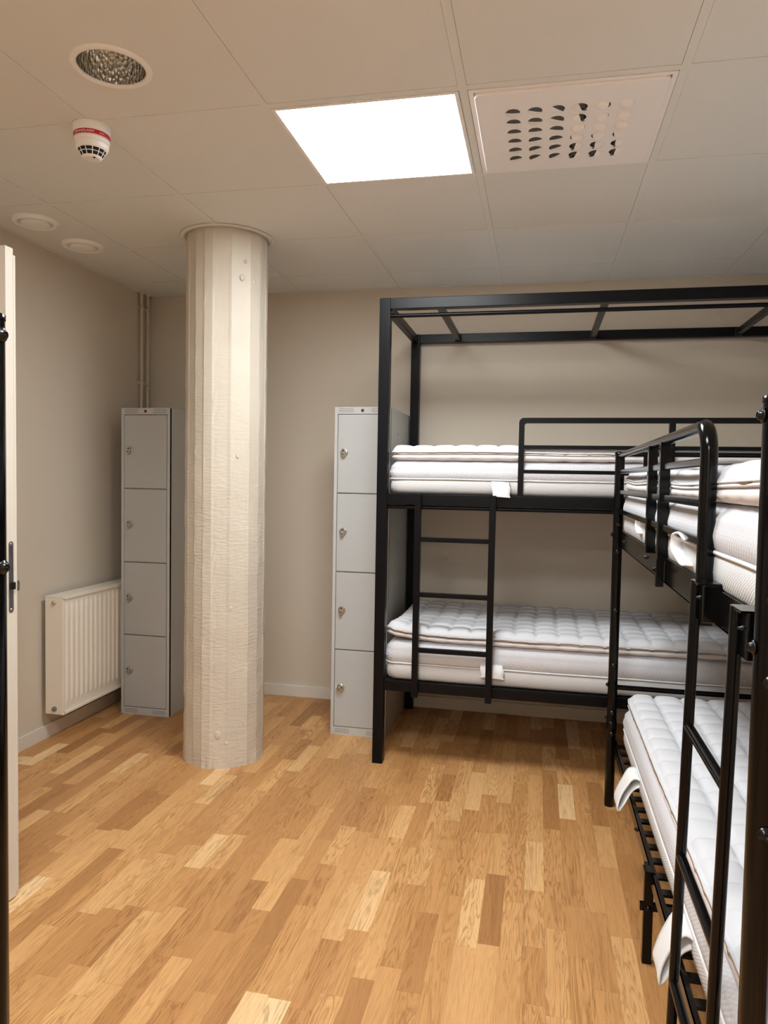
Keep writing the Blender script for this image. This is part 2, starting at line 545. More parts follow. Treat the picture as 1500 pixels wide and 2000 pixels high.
def rrect(x0, x1, y0, y1, r, n=6):
    pts = []
    for cx, cy, a0 in ((x1 - r, y1 - r, 0), (x0 + r, y1 - r, 90), (x0 + r, y0 + r, 180), (x1 - r, y0 + r, 270)):
        for i in range(n + 1):
            a = math.radians(a0 + 90 * i / n)
            pts.append((cx + r * math.cos(a), cy + r * math.sin(a)))
    return pts

def air_vent():
    cx, cy = GX + 0.9, GY + 0.3
    t = thing('air_vent', (cx, cy, CZ), 'white square ceiling air vent with rows of small round nozzles', 'air vent')
    a, b, c, d = cx - .286, cx + .286, cy - .286, cy + .286
    mb = MB()
    mb.box(a, b, c, d, CZ + 0.004, CZ + 0.02)
    w = 0.014
    mb.box(a, b, c, c + w, CZ - .004, CZ + .004); mb.box(a, b, d - w, d, CZ - .004, CZ + .004)
    mb.box(a, a + w, c + w, d - w, CZ - .004, CZ + .004); mb.box(b - w, b, c + w, d - w, CZ - .004, CZ + .004)
    mb.build('frame', 'vent', t)
    pl = rrect(a + w + .003, b - w - .003, c + w + .003, d - w - .003, 0.018)
    n = len(pl)
    P = 0.0655
    ox, oy = -0.108, 2.265
    holes = []
    r = 0.0215
    cents = [(ox + P * i, oy + (0.0637) * j, i, j) for i in range(6) for j in range(6)]
    mb = MB()
    zf = CZ - 0.012
    grid_holes(mb, pl, [circ((q[0], q[1]), r, 20)[::-1] for q in cents], zf)
    ins = rrect(a + w + .001, b - w - .001, c + w + .001, d - w - .001, 0.02)
    vs = [(x, y, zf) for x, y in pl] + [(x, y, zf + .003) for x, y in ins] + [(x, y, CZ + .0035) for x, y in ins]
    fs = []
    for k in range(2):
        for i in range(n):
            j = (i + 1) % n
            fs.append((k * n + i, k * n + j, (k + 1) * n + j, (k + 1) * n + i))
    mb.add(vs, fs)
    fp = mb.build('face_plate', 'vent', t, recalc=False)
    # flip any face that looks up
    for p in fp.data.polygons:
        pass
    # nozzle directions (degrees, opening side): first three columns look to the camera side, the rest swirl away
    for (x, y, i, j) in cents:
        if i == 0: ang = -90 + (8 if j < 2 else (0 if j < 4 else -8 * (j - 3)))
        elif i == 1: ang = -90 + (22 - 12 * j)
        elif i == 2: ang = -90 + (45, 28, 15, -15, -30, -40)[j]
        elif i == 3: ang = (-35, -25, 40, 150, 200, 215)[j]
        elif i == 4: ang = (20, 35, 45, 150, 190, 210)[j]
        else: ang = (40, 45, 50, 150, 185, 200)[j]
        A = math.radians(ang)
        ux, uy = math.cos(A), math.sin(A)           # opening direction
        vx, vy = -uy, ux
        mb = MB()
        # hood: half ellipsoid over the back half of the hole
        N, K = 12, 6
        vs, fs = [], []
        for k in range(K + 1):
            th = PI / 2 * k / K
            for m in range(N + 1):
                ex = 0.04 if i < 3 else 0.36
                ph = -ex + (PI + 2 * ex) * m / N
                rr = (r + .001) * math.cos(th)
                du = -rr * math.sin(ph) + 0.006 * math.sin(th)
                dv = rr * math.cos(ph)
                vs.append((x + ux * du + vx * dv, y + uy * du + vy * dv, zf - (0.005 if i < 3 else 0.012) * math.sin(th) ** 0.8))
        for k in range(K):
            for m in range(N):
                p = k * (N + 1) + m
                fs.append((p, p + 1, p + N + 2, p + N + 1))
        mb.add(vs, fs, 0, True)
        mb.add([(px, py, zf + .010) for px, py in circ((x, y), r, 20)], [list(range(20))], 1)
        c20 = circ((x, y), r, 20)
        mb.add([(px, py, zf) for px, py in c20] + [(px, py, zf + .010) for px, py in c20],
               [(q, (q + 1) % 20, 20 + (q + 1) % 20, 20 + q) for q in range(20)], 2, True)
        # inner fin
        mb.add([(x + vx * r * .95 + ux * .004, y + vy * r * .95 + uy * .004, zf - .003), (x - vx * r * .95 + ux * .004, y - vy * r * .95 + uy * .004, zf - .003),
                (x - vx * r * .95 + ux * .010, y - vy * r * .95 + uy * .010, zf + .009), (x + vx * r * .95 + ux * .010, y + vy * r * .95 + uy * .010, zf + .009)], [(0, 1, 2, 3)], 2)
        mb.build('nozzle', ['vent', 'hole', 'slate'], t)
air_vent()

def facet_mat():
    k = NT('hammered reflector')
    k.b.inputs['Base Color'].default_value = lin(222, 220, 214)
    k.b.inputs['Metallic'].default_value = 1
    k.b.inputs['Roughness'].default_value = 0.14
    vo = k.n('ShaderNodeTexVoronoi')
    k.l(k.scale(k.obj(), (1, 1, 0.55)), vo.inputs['Vector'])
    vo.inputs['Scale'].default_value = 120
    k.l(k.bump(vo.outputs['Distance'], 0.7, 0.006), k.b.inputs['Normal'])
    return k.m
M['facet'] = facet_mat()

def downlight():
    t = thing('downlight', (DL[0], DL[1], CZ), 'unlit round recessed downlight with hammered metal reflector', 'downlight')
    MB().lathe((DL[0], DL[1], CZ), [(.090, .012), (.091, -.004), (.094, -.007), (.104, -.006), (.1095, -.001), (.1095, .0)], 64).build('trim_ring', 'white', t)
    MB().lathe((DL[0], DL[1], CZ), [(.090, .0), (.088, .03), (.080, .065), (.066, .095), (.050, .115), (.03, .122)], 64).build('reflector', 'facet', t, label='hammered shiny reflector')
    MB().lathe((DL[0], DL[1], CZ), [(.032, .118), (.032, .155), (.001, .156)], 32).build('lamp_socket', 'dark', t)
    d = Vector((-0.6, -0.35, 0)).normalized() * 0.052
    MB().lathe((DL[0] + d.x, DL[1] + d.y, CZ + .072), [(.001, -.028), (.012, -.026), (.019, -.014), (.021, 0), (.018, .03), (.016, .05)], 24).build('bulb', 'white', t, label='white bulb end')
downlight()

def text_mesh(body, size):
    cu = bpy.data.curves.new('lettering', 'FONT')
    cu.body = body; cu.size = size; cu.align_x = 'CENTER'; cu.align_y = 'CENTER'
    o = bpy.data.objects.new('lettering', cu)
    COL.objects.link(o)
    dg = bpy.context.evaluated_depsgraph_get()
    dg.update()
    me = bpy.data.meshes.new_from_object(o.evaluated_get(dg))
    vs = [v.co.copy() for v in me.vertices]
    fs = [list(p.vertices) for p in me.polygons]
    bpy.data.objects.remove(o)
    bpy.data.curves.remove(cu)
    bpy.data.meshes.remove(me)
    return vs, fs

def smoke_detector():
    c = (-1.447, 2.144, CZ)
    t = thing('smoke_detector', c, 'white round smoke detector with red lettered band on the ceiling', 'smoke detector')
    MB().lathe(c, [(.0595, -.001), (.0595, -.028), (.058, -.029), (.0575, -.032), (.0575, -.050), (.056, -.051), (.0552, -.056), (.054, -.063), (.0535, -.0631), (.0533, -.069), (.0515, -.077), (.0485, -.0835), (.0455, -.0845)], 56).build('body', 'white', t)
    r = .0580
    band = MB().lathe(c, [(r, -.032), (r + .0004, -.034), (r + .0004, -.047), (r, -.050)], 56).build('warning_band', 'red', t, label='red band with white lettering')
    mb = MB()
    def wrap(body, size, ang, dz):
        vs, fs = text_mesh(body, size)
        out = []
        for v in vs:
            a = math.radians(ang) + v.x / r
            out.append((c[0] + (r + .0012) * math.cos(a), c[1] + (r + .0012) * math.sin(a), c[2] + dz + v.y))
        mb.add(out, fs)
    wrap('BRANDLARM', 0.0112, -83, -.0408)
    L = MB().lathe(c, [(r + .0007, -.0480), (r + .0012, -.0484), (r + .0012, -.0490), (r + .0007, -.0494)], 56)
    mb.v_off = 0
    b = len(mb.v)
    mb.v += L.v; mb.f += [[i + b for i in f] for f in L.f]; mb.mi += L.mi; mb.sm += L.sm
    wrap('Larm', 0.0085, -24, -.0398)
    mb.build('lettering', 'white', band, recalc=False)
    # sensing cage: dark chamber, ribs and rings
    MB().lathe(c, [(.0415, -.083), (.0385, -.094), (.031, -.106), (.001, -.1062)], 40).build('chamber', 'dark', t, label='dark sensing chamber')
    mb = MB()
    for (rad, z) in ((.0450, -.084), (.0395, -.096), (.0320, -.108)):
        pts = [(c[0] + rad * math.cos(2 * PI * i / 40), c[1] + rad * math.sin(2 * PI * i / 40), c[2] + z) for i in range(41)]
        mb.tube(pts, .0013, 6)
    for i in range(12):
        a = 2 * PI * i / 12 + .1
        mb.tube([(c[0] + .0450 * math.cos(a), c[1] + .0450 * math.sin(a), c[2] - .084), (c[0] + .0320 * math.cos(a), c[1] + .0320 * math.sin(a), c[2] - .108)], .0014, 6)
    mb.lathe(c, [(.032, -.107), (.030, -.111), (.02, -.113), (.001, -.1132)], 32)
    mb.build('cage', 'white', t)
    MB().lathe((c[0] + .016, c[1] - .012, c[2] - .113), [(.004, .001), (.0035, -.002), (.001, -.003)], 12).build('indicator', 'dark', t)
    t.scale = (0.97, 0.97, 0.91)
smoke_detector()

def valve(c, lab):
    t = thing('exhaust_valve', c, lab, 'air valve', 'round ceiling air valves')
    MB().lathe(c, [(.099, -.0005), (.098, -.006), (.092, -.013), (.084, -.016), (.077, -.014), (.073, -.004), (.073, .012)], 56).build('ring', 'white', t)
    MB().lathe(c, [(.060, .008), (.060, -.013), (.058, -.0165), (.05, -.019), (.03, -.020), (.001, -.0205)], 48).build('disc', 'white', t)
    MB().lathe(c, [(.0745, .0115), (.001, .0116)], 32).build('throat', 'dark', t)
valve((-2.230, 2.885, CZ), 'larger looking round white ceiling air valve, nearer the door')
valve((-2.226, 3.222, CZ), 'round white ceiling air valve further back, nearer the corner pipes')

# ------------------------------------------------------------ door (open, seen edge on)
def door():
    x0, x1, y0, y1, z0, z1 = XL + 0.015, -1.600, 1.934, 1.975, 0.008, 2.046
    t = thing('door_1', (XL, y1, 0), None, None)
    t['kind'] = 'structure'
    mb = MB().box(x0, x1, y0, y1 - .008, z0, z1, bev=.0015)
    mb.box(x0, x1 + .0015, y1 - .009, y1 + .001, z0 + .012, z1 - .02, bev=.002)
    leaf = mb.build('leaf', 'doorpaint', t)
    xe = x1 + .0008
    ym = (y0 + y1 - .012) / 2 + .001
    mb = MB()
    pts = []
    for i in range(13): pts.append((ym + .0095 * math.cos(PI * i / 12), 1.145 - .0095 + .0095 * math.sin(PI * i / 12)))
    for i in range(13): pts.append((ym + .0095 * math.cos(PI + PI * i / 12), .922 + .0095 + .0095 * math.sin(PI + PI * i / 12)))
    n = len(pts)
    mb.add([(xe - .003, a, b) for a, b in pts] + [(xe + .0012, a, b) for a, b in pts], [tuple(range(n, 2 * n))] + [(i, (i + 1) % n, n + (i + 1) % n, n + i) for i in range(n)])
    lp = mb.build('latch_plate', 'steel', leaf, label='grey steel latch plate')
    MB().box(xe, xe + .012, ym - .008, ym + .008, .995, 1.018, bev=.003).build('latch_bolt', 'bolt', lp)
    for z in (1.136, .931): MB().lathe((xe + .001, ym, z), [(.005, 0), (.005, .0012), (.003, .0016), (.001, .0012)], 14, axis='x').build('screw', 'chrome', lp)
    # lever handles on both faces
    for s, yb in ((1, y1 + .002), (-1, y0)):
        mb = MB().lathe((x1 - .055, yb, .990), [(.024, 0), (.024, s * .006), (.022, s * .008), (.001, s * .008)], 28, axis='y')
        mb.cyl((x1 - .055, yb, .990), (x1 - .055, yb + s * .045, .990), .009)
        mb.tube([(x1 - .055, yb + s * .045, .990), (x1 - .10, yb + s * .05, .990), (x1 - .17, yb + s * .05, .988)], .009)
        mb.build('door_handle', 'steel', leaf, label='steel lever handle')
    mb = MB()                                       # turn knob of the lock above the far handle, just past the edge
    mb.lathe((x1 - .02, y1 + .002, 1.0), [(.02, 0), (.02, .006), (.016, .01), (.001, .01)], 24, axis='y')
    mb.box(x1 - .024, x1 - .010, y1 + .01, y1 + .028, .983, 1.016, bev=.004)
    mb.build('lock_knob', 'steel', leaf, label='steel lock knob')
door()

# ------------------------------------------------------------ radiator and pipes
def radiator():
    y0, y1 = 3.180, 4.10
    xb, xf = XL + .035, -2.312
    z0, z1 = .142, .738
    t = thing('radiator', (XL, 3.5, z0), 'cream flat ribbed radiator on the left wall beside the shadowed locker', 'radiator')
    # ribbed front panel
    n = 420; zz = [z0 + .005, z0 + .035, z0 + .05, z0 + .065] + [z0 + .065 + (z1 - .05 - z0 - .065) * i / 8 for i in range(1, 9)] + [z1 - .04, z1 - .028, z1 - .012, z1 - .004]
    per = 0.0405
    vs, fs = [], []
    ya, yb2 = y0 + .012, y1 - .012
    for z in zz:
        e = min(max((z - z0 - .045) / .02, 0), 1) * min(max((z1 - .028 - z) / .02, 0), 1)
        e = e * e * (3 - 2 * e)
        for i in range(n + 1):
            y = ya + (yb2 - ya) * i / n
            u = ((y - ya - .012) / per) % 1.0
            q = abs(u - .5) * 2                     # 1 at groove centre, 0 on rib
            h = min(max((0.62 - q) / .25, 0), 1)
            h = h * h * (3 - 2 * h)
            inside = 1 if ya + .012 < y < yb2 - .012 else 0
            x = xf - .007 + .007 * (e * h * inside)
            if z > z1 - .02 or z < z0 + .03: x = xf - .003
            vs.append((x, y, z))
    W1 = n + 1
    for k in range(len(zz) - 1):
        for i in range(n):
            fs.append((k * W1 + i, k * W1 + i + 1, (k + 1) * W1 + i + 1, (k + 1) * W1 + i))
    fp = MB().add(vs, fs, 0, True)
    fp.build('front_panel', 'radi', t)
    MB().box(xb, xb + .012, ya, yb2, z0 + .01, z1 - .02, bev=.003).build('rear_panel', 'radi', t)
    mb = MB().box(xb - .004, xf - .004, y0, y0 + .006, z0, z1 - .003, bev=.002)
    mb.box(xf - .014, xf + .001, y0 - .001, y0 + .014, z0 - .001, z1 - .003, bev=.002)
    mb.build('side_cover', 'radi', t)
    MB().box(xb - .004, xf, y1 - .006, y1, z0, z1 - .003, bev=.002).build('side_cover', 'radi', t)
    mb = MB().box(xb - .004, xf + .001, y0 - .001, y1 + .001, z1 - .003, z1 + .003, bev=.002)
    mb.box(xf - .005, xf + .001, y0 + .006, y1 - .006, z1 - .014, z1 - .002)
    mb.build('top_grille', 'radi', t)
    mb = MB().box(xf - .006, xf + .001, y0 + .006, y1 - .006, z0 - .002, z0 + .012, bev=.002)
    mb.box(xb + .012, xf - .006, y0 + .03, y1 - .03, z0 + .03, z0 + .07)
    mb.build('bottom_channel', 'radi', t)
    MB().lathe((-2.362, y0, .708), [(.012, 0), (.012, -.004), (.009, -.009), (.004, -.010), (.0035, -.006), (.001, -.006)], 20, axis='y').build('air_plug', 'chrome', t, label='bright chrome bleed plug')
    MB().lathe((-2.360, y0, .170), [(.013, 0), (.013, -.006), (.010, -.012), (.001, -.012)], 8, axis='y', smooth=False).build('blind_plug', 'steel', t, label='dull steel blind plug')
    for y in (3.4, 3.9):
        MB().box(XL, xb + .004, y, y + .03, z0 + .06, z1 - .06).build('wall_bracket', 'radi', t)
radiator()

def pipe(y, lab):
    x = XL + 0.019
    t = thing('heating_pipe', (x, y, 0), lab, 'pipe', 'corner heating pipes')
    MB().cyl((x, y, 0.0), (x, y, CZ + .01), .0095, 20).build('tube', 'pipe', t)
    MB().lathe((x, y, CZ), [(.011, -.014), (.017, -.012), (.019, -.001)], 24).build('collar', 'pipe', t)
    for z in (2.386, 1.925):
        mb = MB()
        mb.lathe((x, y, z), [(.0096, -.011), (.0125, -.011), (.0125, .011), (.0096, .011)], 24)
        mb.box(XL, x - .008, y - .012, y + .012, z - .011, z + .011)
        mb.build('clip', 'pipe', t)
pipe(4.098, 'thin painted wall pipe in the corner, the left one of the pair')
pipe(4.168, 'thin painted wall pipe in the corner, the right one of the pair')

# ------------------------------------------------------------ lockers
def locker(x0, y0, lab, angles):
    w, dpt, h = 0.298, 0.545, 1.728
    x1, y1 = x0 + w, y0 + dpt
    t = thing('locker', ((x0 + x1) / 2, (y0 + y1) / 2, 0), lab, 'locker')
    e = .017
    zb, zt = .042, 1.692
    mb = MB()
    mb.box(x0, x0 + .0012 + .0, y0 + .001, y1, 0, h)
    mb.box(x1 - .0012, x1, y0 + .001, y1, 0, h)
    mb.box(x0 + .0012, x1 - .0012, y1 - .002, y1, 0, h)
    mb.box(x0 + .0012, x1 - .0012, y0 + .001, y1 - .002, h - .002, h)
    mb.box(x0, x0 + e, y0, y0 + .018, 0, h, bev=.0015)
    mb.box(x1 - e, x1, y0, y0 + .018, 0, h, bev=.0015)
    mb.box(x0 + e, x1 - e, y0, y0 + .018, zt, h)
    mb.box(x0 + e, x1 - e, y0, y0 + .018, 0, zb)
    dh = (zt - zb) / 4
    for i in range(1, 4): mb.box(x0 + .002, x1 - .002, y0 + .014, y1 - .003, zb + dh * i - .008, zb + dh * i + .008)
    mb.build('body', 'locker', t)
    for i in range(4):
        za, zc = zb + dh * i + .003, zb + dh * (i + 1) - .003
        d = MB().box(x0 + e + .0025, x1 - e - .0025, y0 - .001, y0 + .016, za, zc, bev=.003).build('door', 'lockdoor', t)
        kx, kz = x0 + e + .037, za + dh * .505 + .0
        a = math.radians(angles[i])
        R = Matrix.Rotation(a, 3, 'Y')
        mb = MB().lathe((kx, y0 - .001, kz), [(.020, 0), (.020, -.004), (.018, -.006), (.001, -.006)], 28, axis='y')
        # turn grip with hasp eye
        prof = []
        n = 24
        for k in range(n):
            th = 2 * PI * k / n
            prof.append(Vector((.0125 * math.cos(th), 0, .023 * math.sin(th))))
        vs = []
        for (sc, yy) in ((1, -.006), (1, -.017), (.86, -.021)):
            for p in prof:
                q = R @ (p * sc)
                vs.append((kx + q.x, y0 - .001 + yy, kz + q.z))
        fs = [(r * n + k, r * n + (k + 1) % n, (r + 1) * n + (k + 1) % n, (r + 1) * n + k) for r in range(2) for k in range(n)]
        mb.add(vs, fs, 0, True)
        mb.add(vs[2 * n:], [list(range(n))], 0)
        q = R @ Vector((0, 0, .011))
        mb.lathe((kx + q.x, y0 - .0225, kz + q.z), [(.0045, 0), (.0035, -.0006), (.001, -.0007)], 12, axis='y', mi=1)
        q = R @ Vector((0, 0, -.006))
        mb.lathe((kx + q.x, y0 - .0225, kz + q.z), [(.0065, .0005), (.006, -.0014), (.001, -.0018)], 14, axis='y', mi=2)
        mb.build('turn_lock', ['chrome', 'dark', 'steel'], d, label='chrome turn lock')
    for zc in (h - .017, .021):
        for sx in (x0 + .024, x1 - .024 - .078):
            mb = MB()
            for r in range(3):
                for k in range(9 if r == 1 else 8):
                    px = sx + k * .0094 + (0 if r == 1 else .0047)
                    pz = zc + (r - 1) * .0085
                    mb.box(px, px + .0035, y0 - .0005, y0 + .0004, pz - .0019, pz + .0019)
            mb.build('vent_slots', 'dark', t)
    xc = (x0 + x1) / 2
    mb = MB().box(xc - .008, xc + .008, y0 - .0014, y0, h - .026, h - .010, bev=.0004)
    mb.lathe((xc, y0 - .0014, h - .018), [(.0055, 0), (.005, -.0008), (.001, -.0009)], 6, axis='y', mi=1)
    mb.build('emblem', ['copper', 'dark'], t, label='small brown emblem plate')
    for (dy, z) in ((.43, 1.55), (.445, 1.55), (.44, 1.43), (.43, .36), (.44, .35), (.43, .24), (.20, 1.60), (.30, 1.2)):
        MB().lathe((x1, y0 + dy, z), [(.004, 0), (.004, .0006), (.001, .0007)], 10, axis='x').build('side_hole', 'dark', t)
locker(-2.294, 3.668, 'shadowed grey four-door locker in the left corner beside the radiator', [-12, -8, 5, 12])
locker(-1.052, 3.655, 'brightly lit grey four-door locker half hidden behind the bed post', [68, 8, 6, -4])

# ------------------------------------------------------------ beds
def bolt(mb, p, ax, s, r=.008, mi=0):
    mb.lathe(p, [(r * 1.5, 0), (r * 1.5, s * .0015), (r, s * .002), (r * .95, s * .006), (r * .5, s * .0085), (r * .35, s * .006), (.0005, s * .006)], 18, axis=ax, mi=mi)

def bunk_square():
    """black square tube bunk with canopy, along the far wall"""
    x0, x1, y0, y1, h, q = -0.7475, 1.300, 3.323, 4.225, 2.197, .050
    t = thing('bunk_bed', ((x0 + x1) / 2, (y0 + y1) / 2, 0), 'black square-tube canopy bunk bed along the far wall', 'bunk bed')
    yb0 = y1 - q - .0
    m = 'powder'
    for (px, py) in ((x0, y0), (x1 - q, y0), (x0, yb0), (x1 - q, yb0)):
        p = MB().box(px, px + q, py, py + q, 0, h, bev=.0025).build('post', m, t)
    for y in (y0 + .002, yb0 + .002):
        MB().box(x0 + q, x1 - q, y, y + q - .004, h - .051, h - .001, bev=.0025).build('canopy_rail', m, t)
    for x in (x0 + .008, x1 - q + .008):
        MB().box(x, x + .034, y0 + q, yb0, h - .05, h - .012, bev=.002).build('canopy_end_rail', m, t)
    for x in (-0.489, 0.254, 0.995):
        c = MB().box(x, x + .028, y0 + q - .002, yb0 + .004, h - .043, h - .015, bev=.002).build('canopy_crossbar', m, t)
        MB().box(x - .004, x + .032, yb0 - .014, yb0 + .003, h - .05, h - .008, bev=.002).build('end_plug', 'dark', c)
    MB().cyl((x0 + q - .002, y0 + .022, 2.118), (x1 - q, y0 + .022, 2.118), .0095).build('curtain_rod', m, t)
    MB().cyl((x0 + q - .002, y0 + .022, 1.229), (x1 - q, y0 + .022, 1.229), .0095).build('curtain_rod', m, t)
    for (za, zb) in ((1.240, 1.291), (.356, .405)):
        for y in (y0 + .003, yb0 + .003):
            MB().box(x0 + q, x1 - q, y, y + .044, za, zb, bev=.0025).build('side_rail', m, t)
        for x in (x0 + .003, x1 - q + .003):
            MB().box(x, x + .044, y0 + q, yb0, za, zb, bev=.0025).build('end_rail', m, t)
        n = 11
        for i in range(n):
            x = x0 + .14 + (x1 - x0 - .33) * i / (n - 1)
            MB().box(x, x + .05, y0 + .047, yb0 + .003, zb - .020, zb - .004).build('slat', m, t)
    # guard rail of the upper bunk
    g = thing_part('guard_rail', t)
    gx0, gx1 = -0.096, 1.262
    zt0, zt1 = 1.621, 1.6445
    yy = y0 + .010
    mb = MB()
    pr = []
    R = .022
    prof_out, prof_in = [], []
    for i in range(7):
        a = PI - (PI / 2) * i / 6
        prof_out.append((gx0 + R + R * math.cos(a), zt1 - R + R * math.sin(a)))
    ri = .010
    ix, iz = gx0 + .0245, zt0 - .0005
    for i in range(7):
        a = PI - (PI / 2) * i / 6
        prof_in.append((ix + ri + ri * math.cos(a), iz - ri + ri * math.sin(a)))
    out = [(gx0, 1.285)] + prof_out + [(gx1, zt1)]
    inn = [(ix, 1.285)] + prof_in + [(gx1, iz)]
    k = len(out)
    vs = [(x, yy, z) for x, z in out] + [(x, yy, z) for x, z in inn] + [(x, yy + .024, z) for x, z in out] + [(x, yy + .024, z) for x, z in inn]
    fs = []
    for i in range(k - 1):
        fs += [(i, i + 1, k + i + 1, k + i), (2 * k + i, 3 * k + i, 3 * k + i + 1, 2 * k + i + 1), (i, 2 * k + i, 2 * k + i + 1, i + 1), (k + i, k + i + 1, 3 * k + i + 1, 3 * k + i)]
    fs += [(0, k, 3 * k, 2 * k), (k - 1, 2 * k - 1, 4 * k - 1, 3 * k - 1)]
    mb.add(vs, fs)
    mb.build('hoop', m, g)
    MB().box(.545, .571, yy, yy + .024, 1.285, zt0, bev=.002).build('upright', m, g)
    MB().box(1.238, gx1, yy, yy + .024, 1.285, zt0, bev=.002).build('upright', m, g)
    for z in (1.514, 1.403):
        MB().box(gx0 + .02, 1.24, yy + .004, yy + .020, z - .008, z + .008, bev=.002).build('bar', m, g)
    # ladder
    L = thing_part('ladder', t)
    for x in (-.560, -.218):
        mb = MB().box(x, x + .029, y0 - .027, y0 + .002, .340, 1.288, bev=.002)
        mb.box(x, x + .029, y0 - .027, y0 + .045, 1.286, 1.2915, bev=.001)
        mb.build('ladder_rail', m, L)
    for z in (1.082, .824, .563):
        MB().box(-.531, -.218, y0 - .022, y0 - .002, z - .011, z + .011, bev=.002).build('rung', m, L)
    return t

def thing_part(name, parent):
    o = bpy.data.objects.new(name, None)
    COL.objects.link(o)
    o.parent = parent
    o.empty_display_size = .05
    OFF[o.name] = OFF[parent.name].copy()
    return o
bunk_square()

def bunk_round(xo, yfar, ynear, lab, side=1, post_h=1.488, full=True):
    """glossy black round tube bunk lying along the depth of the room; xo = post row facing the camera aisle, side=+1 when the bed extends to +x"""
    m = 'gloss'
    wdt = .90
    xi = xo + side * wdt
    kz = post_h / 1.488
    t = thing('bunk_bed', ((xo + xi) / 2, (yfar + ynear) / 2, 0), lab, 'bunk bed')
    r = .0195
    X = lambda d: xo + side * d                     # d = distance inwards
    def post(x, y, bolts):
        p = MB().lathe((x, y, 0), [(r * .9, 0), (r, .004), (r, post_h - .012)], 24).lathe((x, y, post_h - .012), [(r + .0012, 0), (r + .0012, .008), (r * .6, .012), (.0005, .0125)], 24)
        p = p.build('post', m, t)
        for (z, ax, s) in bolts:
            q = (x + (s * r if ax == 'x' else 0), y + (s * r if ax == 'y' else 0), z)
            mb = MB(); bolt(mb, q, ax, s, .0072); mb.build('bolt', 'bolt', p)
        MB().lathe((x, y, .36 * kz), [(r, -.05), (r + .002, -.048), (r + .002, .0), (r, .002)], 24).build('sleeve', m, p)
        return p
    std = [(1.13, 'x', -side)]
    if full:
        post(xo, yfar, [(1.185, 'y', -1), (1.075, 'y', -1), (.83, 'y', -1), (.60, 'y', -1), (.40, 'y', -1), (.31, 'y', -1), (1.145, 'x', -1), (.375, 'x', -1), (.515, 'x', -1)])
        post(xo, ynear, std + [(post_h - .03, 'x', -side), (1.20, 'y', -1), (1.085, 'y', -1), (.87, 'y', -1), (.55, 'y', -1)])
    else:
        post(xo, yfar, [(post_h - .035, 'x', -side), (1.215, 'x', -side)])
        post(xo, ynear, std)
    post(xi, yfar, std); post(xi, ynear, std)
    # end frames
    for y in (yfar, ynear):
        e = thing_part('end_frame', t)
        for (z, rr) in ((post_h - .010, .0095), (1.397 * kz, .008), (.506, .0105), (1.12 * kz, .0105)):
            MB().cyl((xo, y, z), (xi, y, z), rr).build('bar', m, e)
        for d in (.10, .33, .57, .80):
            MB().box(X(d) - .008, X(d) + .008, y - .006, y + .006, 1.397 * kz, post_h - .012).build('upright', m, e)
    # side rails (angle iron) and slats
    ru0, ru1 = 1.097 * kz, 1.164 * kz
    for (a, b, lo) in ((ru0, ru1, 0), (.248, .286, 1)):
        for d, s in ((.0, 1), (wdt, -1)):
            dd = d + (.008 if d == 0 else -.008)
            xa, xb = sorted((X(dd), X(dd + s * .003)))
            fa, fb = sorted((X(dd), X(dd + s * (.014 if lo else .030))))
            mb = MB().box(xa, xb, ynear + .015, yfar - .015, a, b)
            if lo: mb.box(fa, fb, ynear + .015, yfar - .015, b - .003, b)
            else: mb.box(fa, fb, ynear + .015, yfar - .015, a, a + .003)
            rl = mb.build('side_rail', m, t)
            if d == 0:
                for y in (2.36, 2.95):
                    if ynear < y < yfar:
                        mb = MB(); bolt(mb, (X(.008), y, (a + b) / 2), 'x', -side, .005); mb.build('bolt', 'bolt', rl)
    if full:
        y = yfar - .07
        while y > ynear + .05:
            for z in (.286, 1.166):
                zz = z - .004 if z < 1 else 1.150
                xa, xb = sorted((X(.012), X(wdt - .012)))
                MB().box(xa, xb, y - .013, y + .014, zz - .008, zz).build('slat', m, t)
            y -= .083
    # middle support
    for d in (.010, wdt - .010):
        if full:
            MB().box(X(d) - .013, X(d) + .013, 2.105, 2.130, 0, .285, bev=.002).build('middle_leg', m, t)
    if full:
        mb = MB().box(min(X(-.012), X(wdt)), max(X(-.012), X(wdt)), 2.112, 2.124, .150, .172)
        bolt(mb, (X(.01), 2.105, .161), 'y', -1, .006)
        mb.build('middle_stretcher', m, t)
        MB().box(X(.004) - .014, X(.004) + .014, 2.06, 2.10, .255, .290, bev=.002).build('middle_bracket', m, t)
        # guard hoop on the upper bunk
        g = thing_part('guard_rail', t)
        yh = 1.520
        R = .055
        rr = .0170
        zt = post_h - .013
        pts = [(xo, yfar - .01, zt - .004)]
        pts += [(xo, yh + R, zt)]
        for i in range(1, 9):
            a = PI / 2 * i / 8
            pts.append((xo, yh + R - R * math.sin(a), zt - R + R * math.cos(a)))
        pts.append((xo, yh, 1.160))
        MB().tube(pts, [.0115, .0145] + [.0165] * 9, 18).build('hoop', m, g)
        for y in (2.243, 2.032):
            MB().box(xo - .013, xo + .013, y - .013, y + .013, 1.155, zt - .005, bev=.002).build('upright', m, g)
        for z in (1.404, 1.322, 1.245):
            MB().box(xo - .006, xo + .006, yh, yfar, z - .009, z + .009, bev=.003).build('bar', m, g)
        mb = MB().box(xo - .014, xo + .006, 2.022, 2.042, 1.085, 1.160, bev=.002)
        bolt(mb, (xo - .014, 2.032, 1.13), 'x', -1, .006)
        mb.build('hoop_bracket', m, g)
        mb = MB().lathe((xo, yh, 1.160), [(.0175, .0), (.026, .0), (.026, .005), (.0175, .006)], 20)
        mb.box(xo - .012, xo + .012, yh - .03, yh + .045, 1.085, 1.162, bev=.003)
        mb.build('hoop_bracket', m, g)
        # ladder hooked on the side rails
        L = thing_part('ladder', t)
        xl = xo - .020
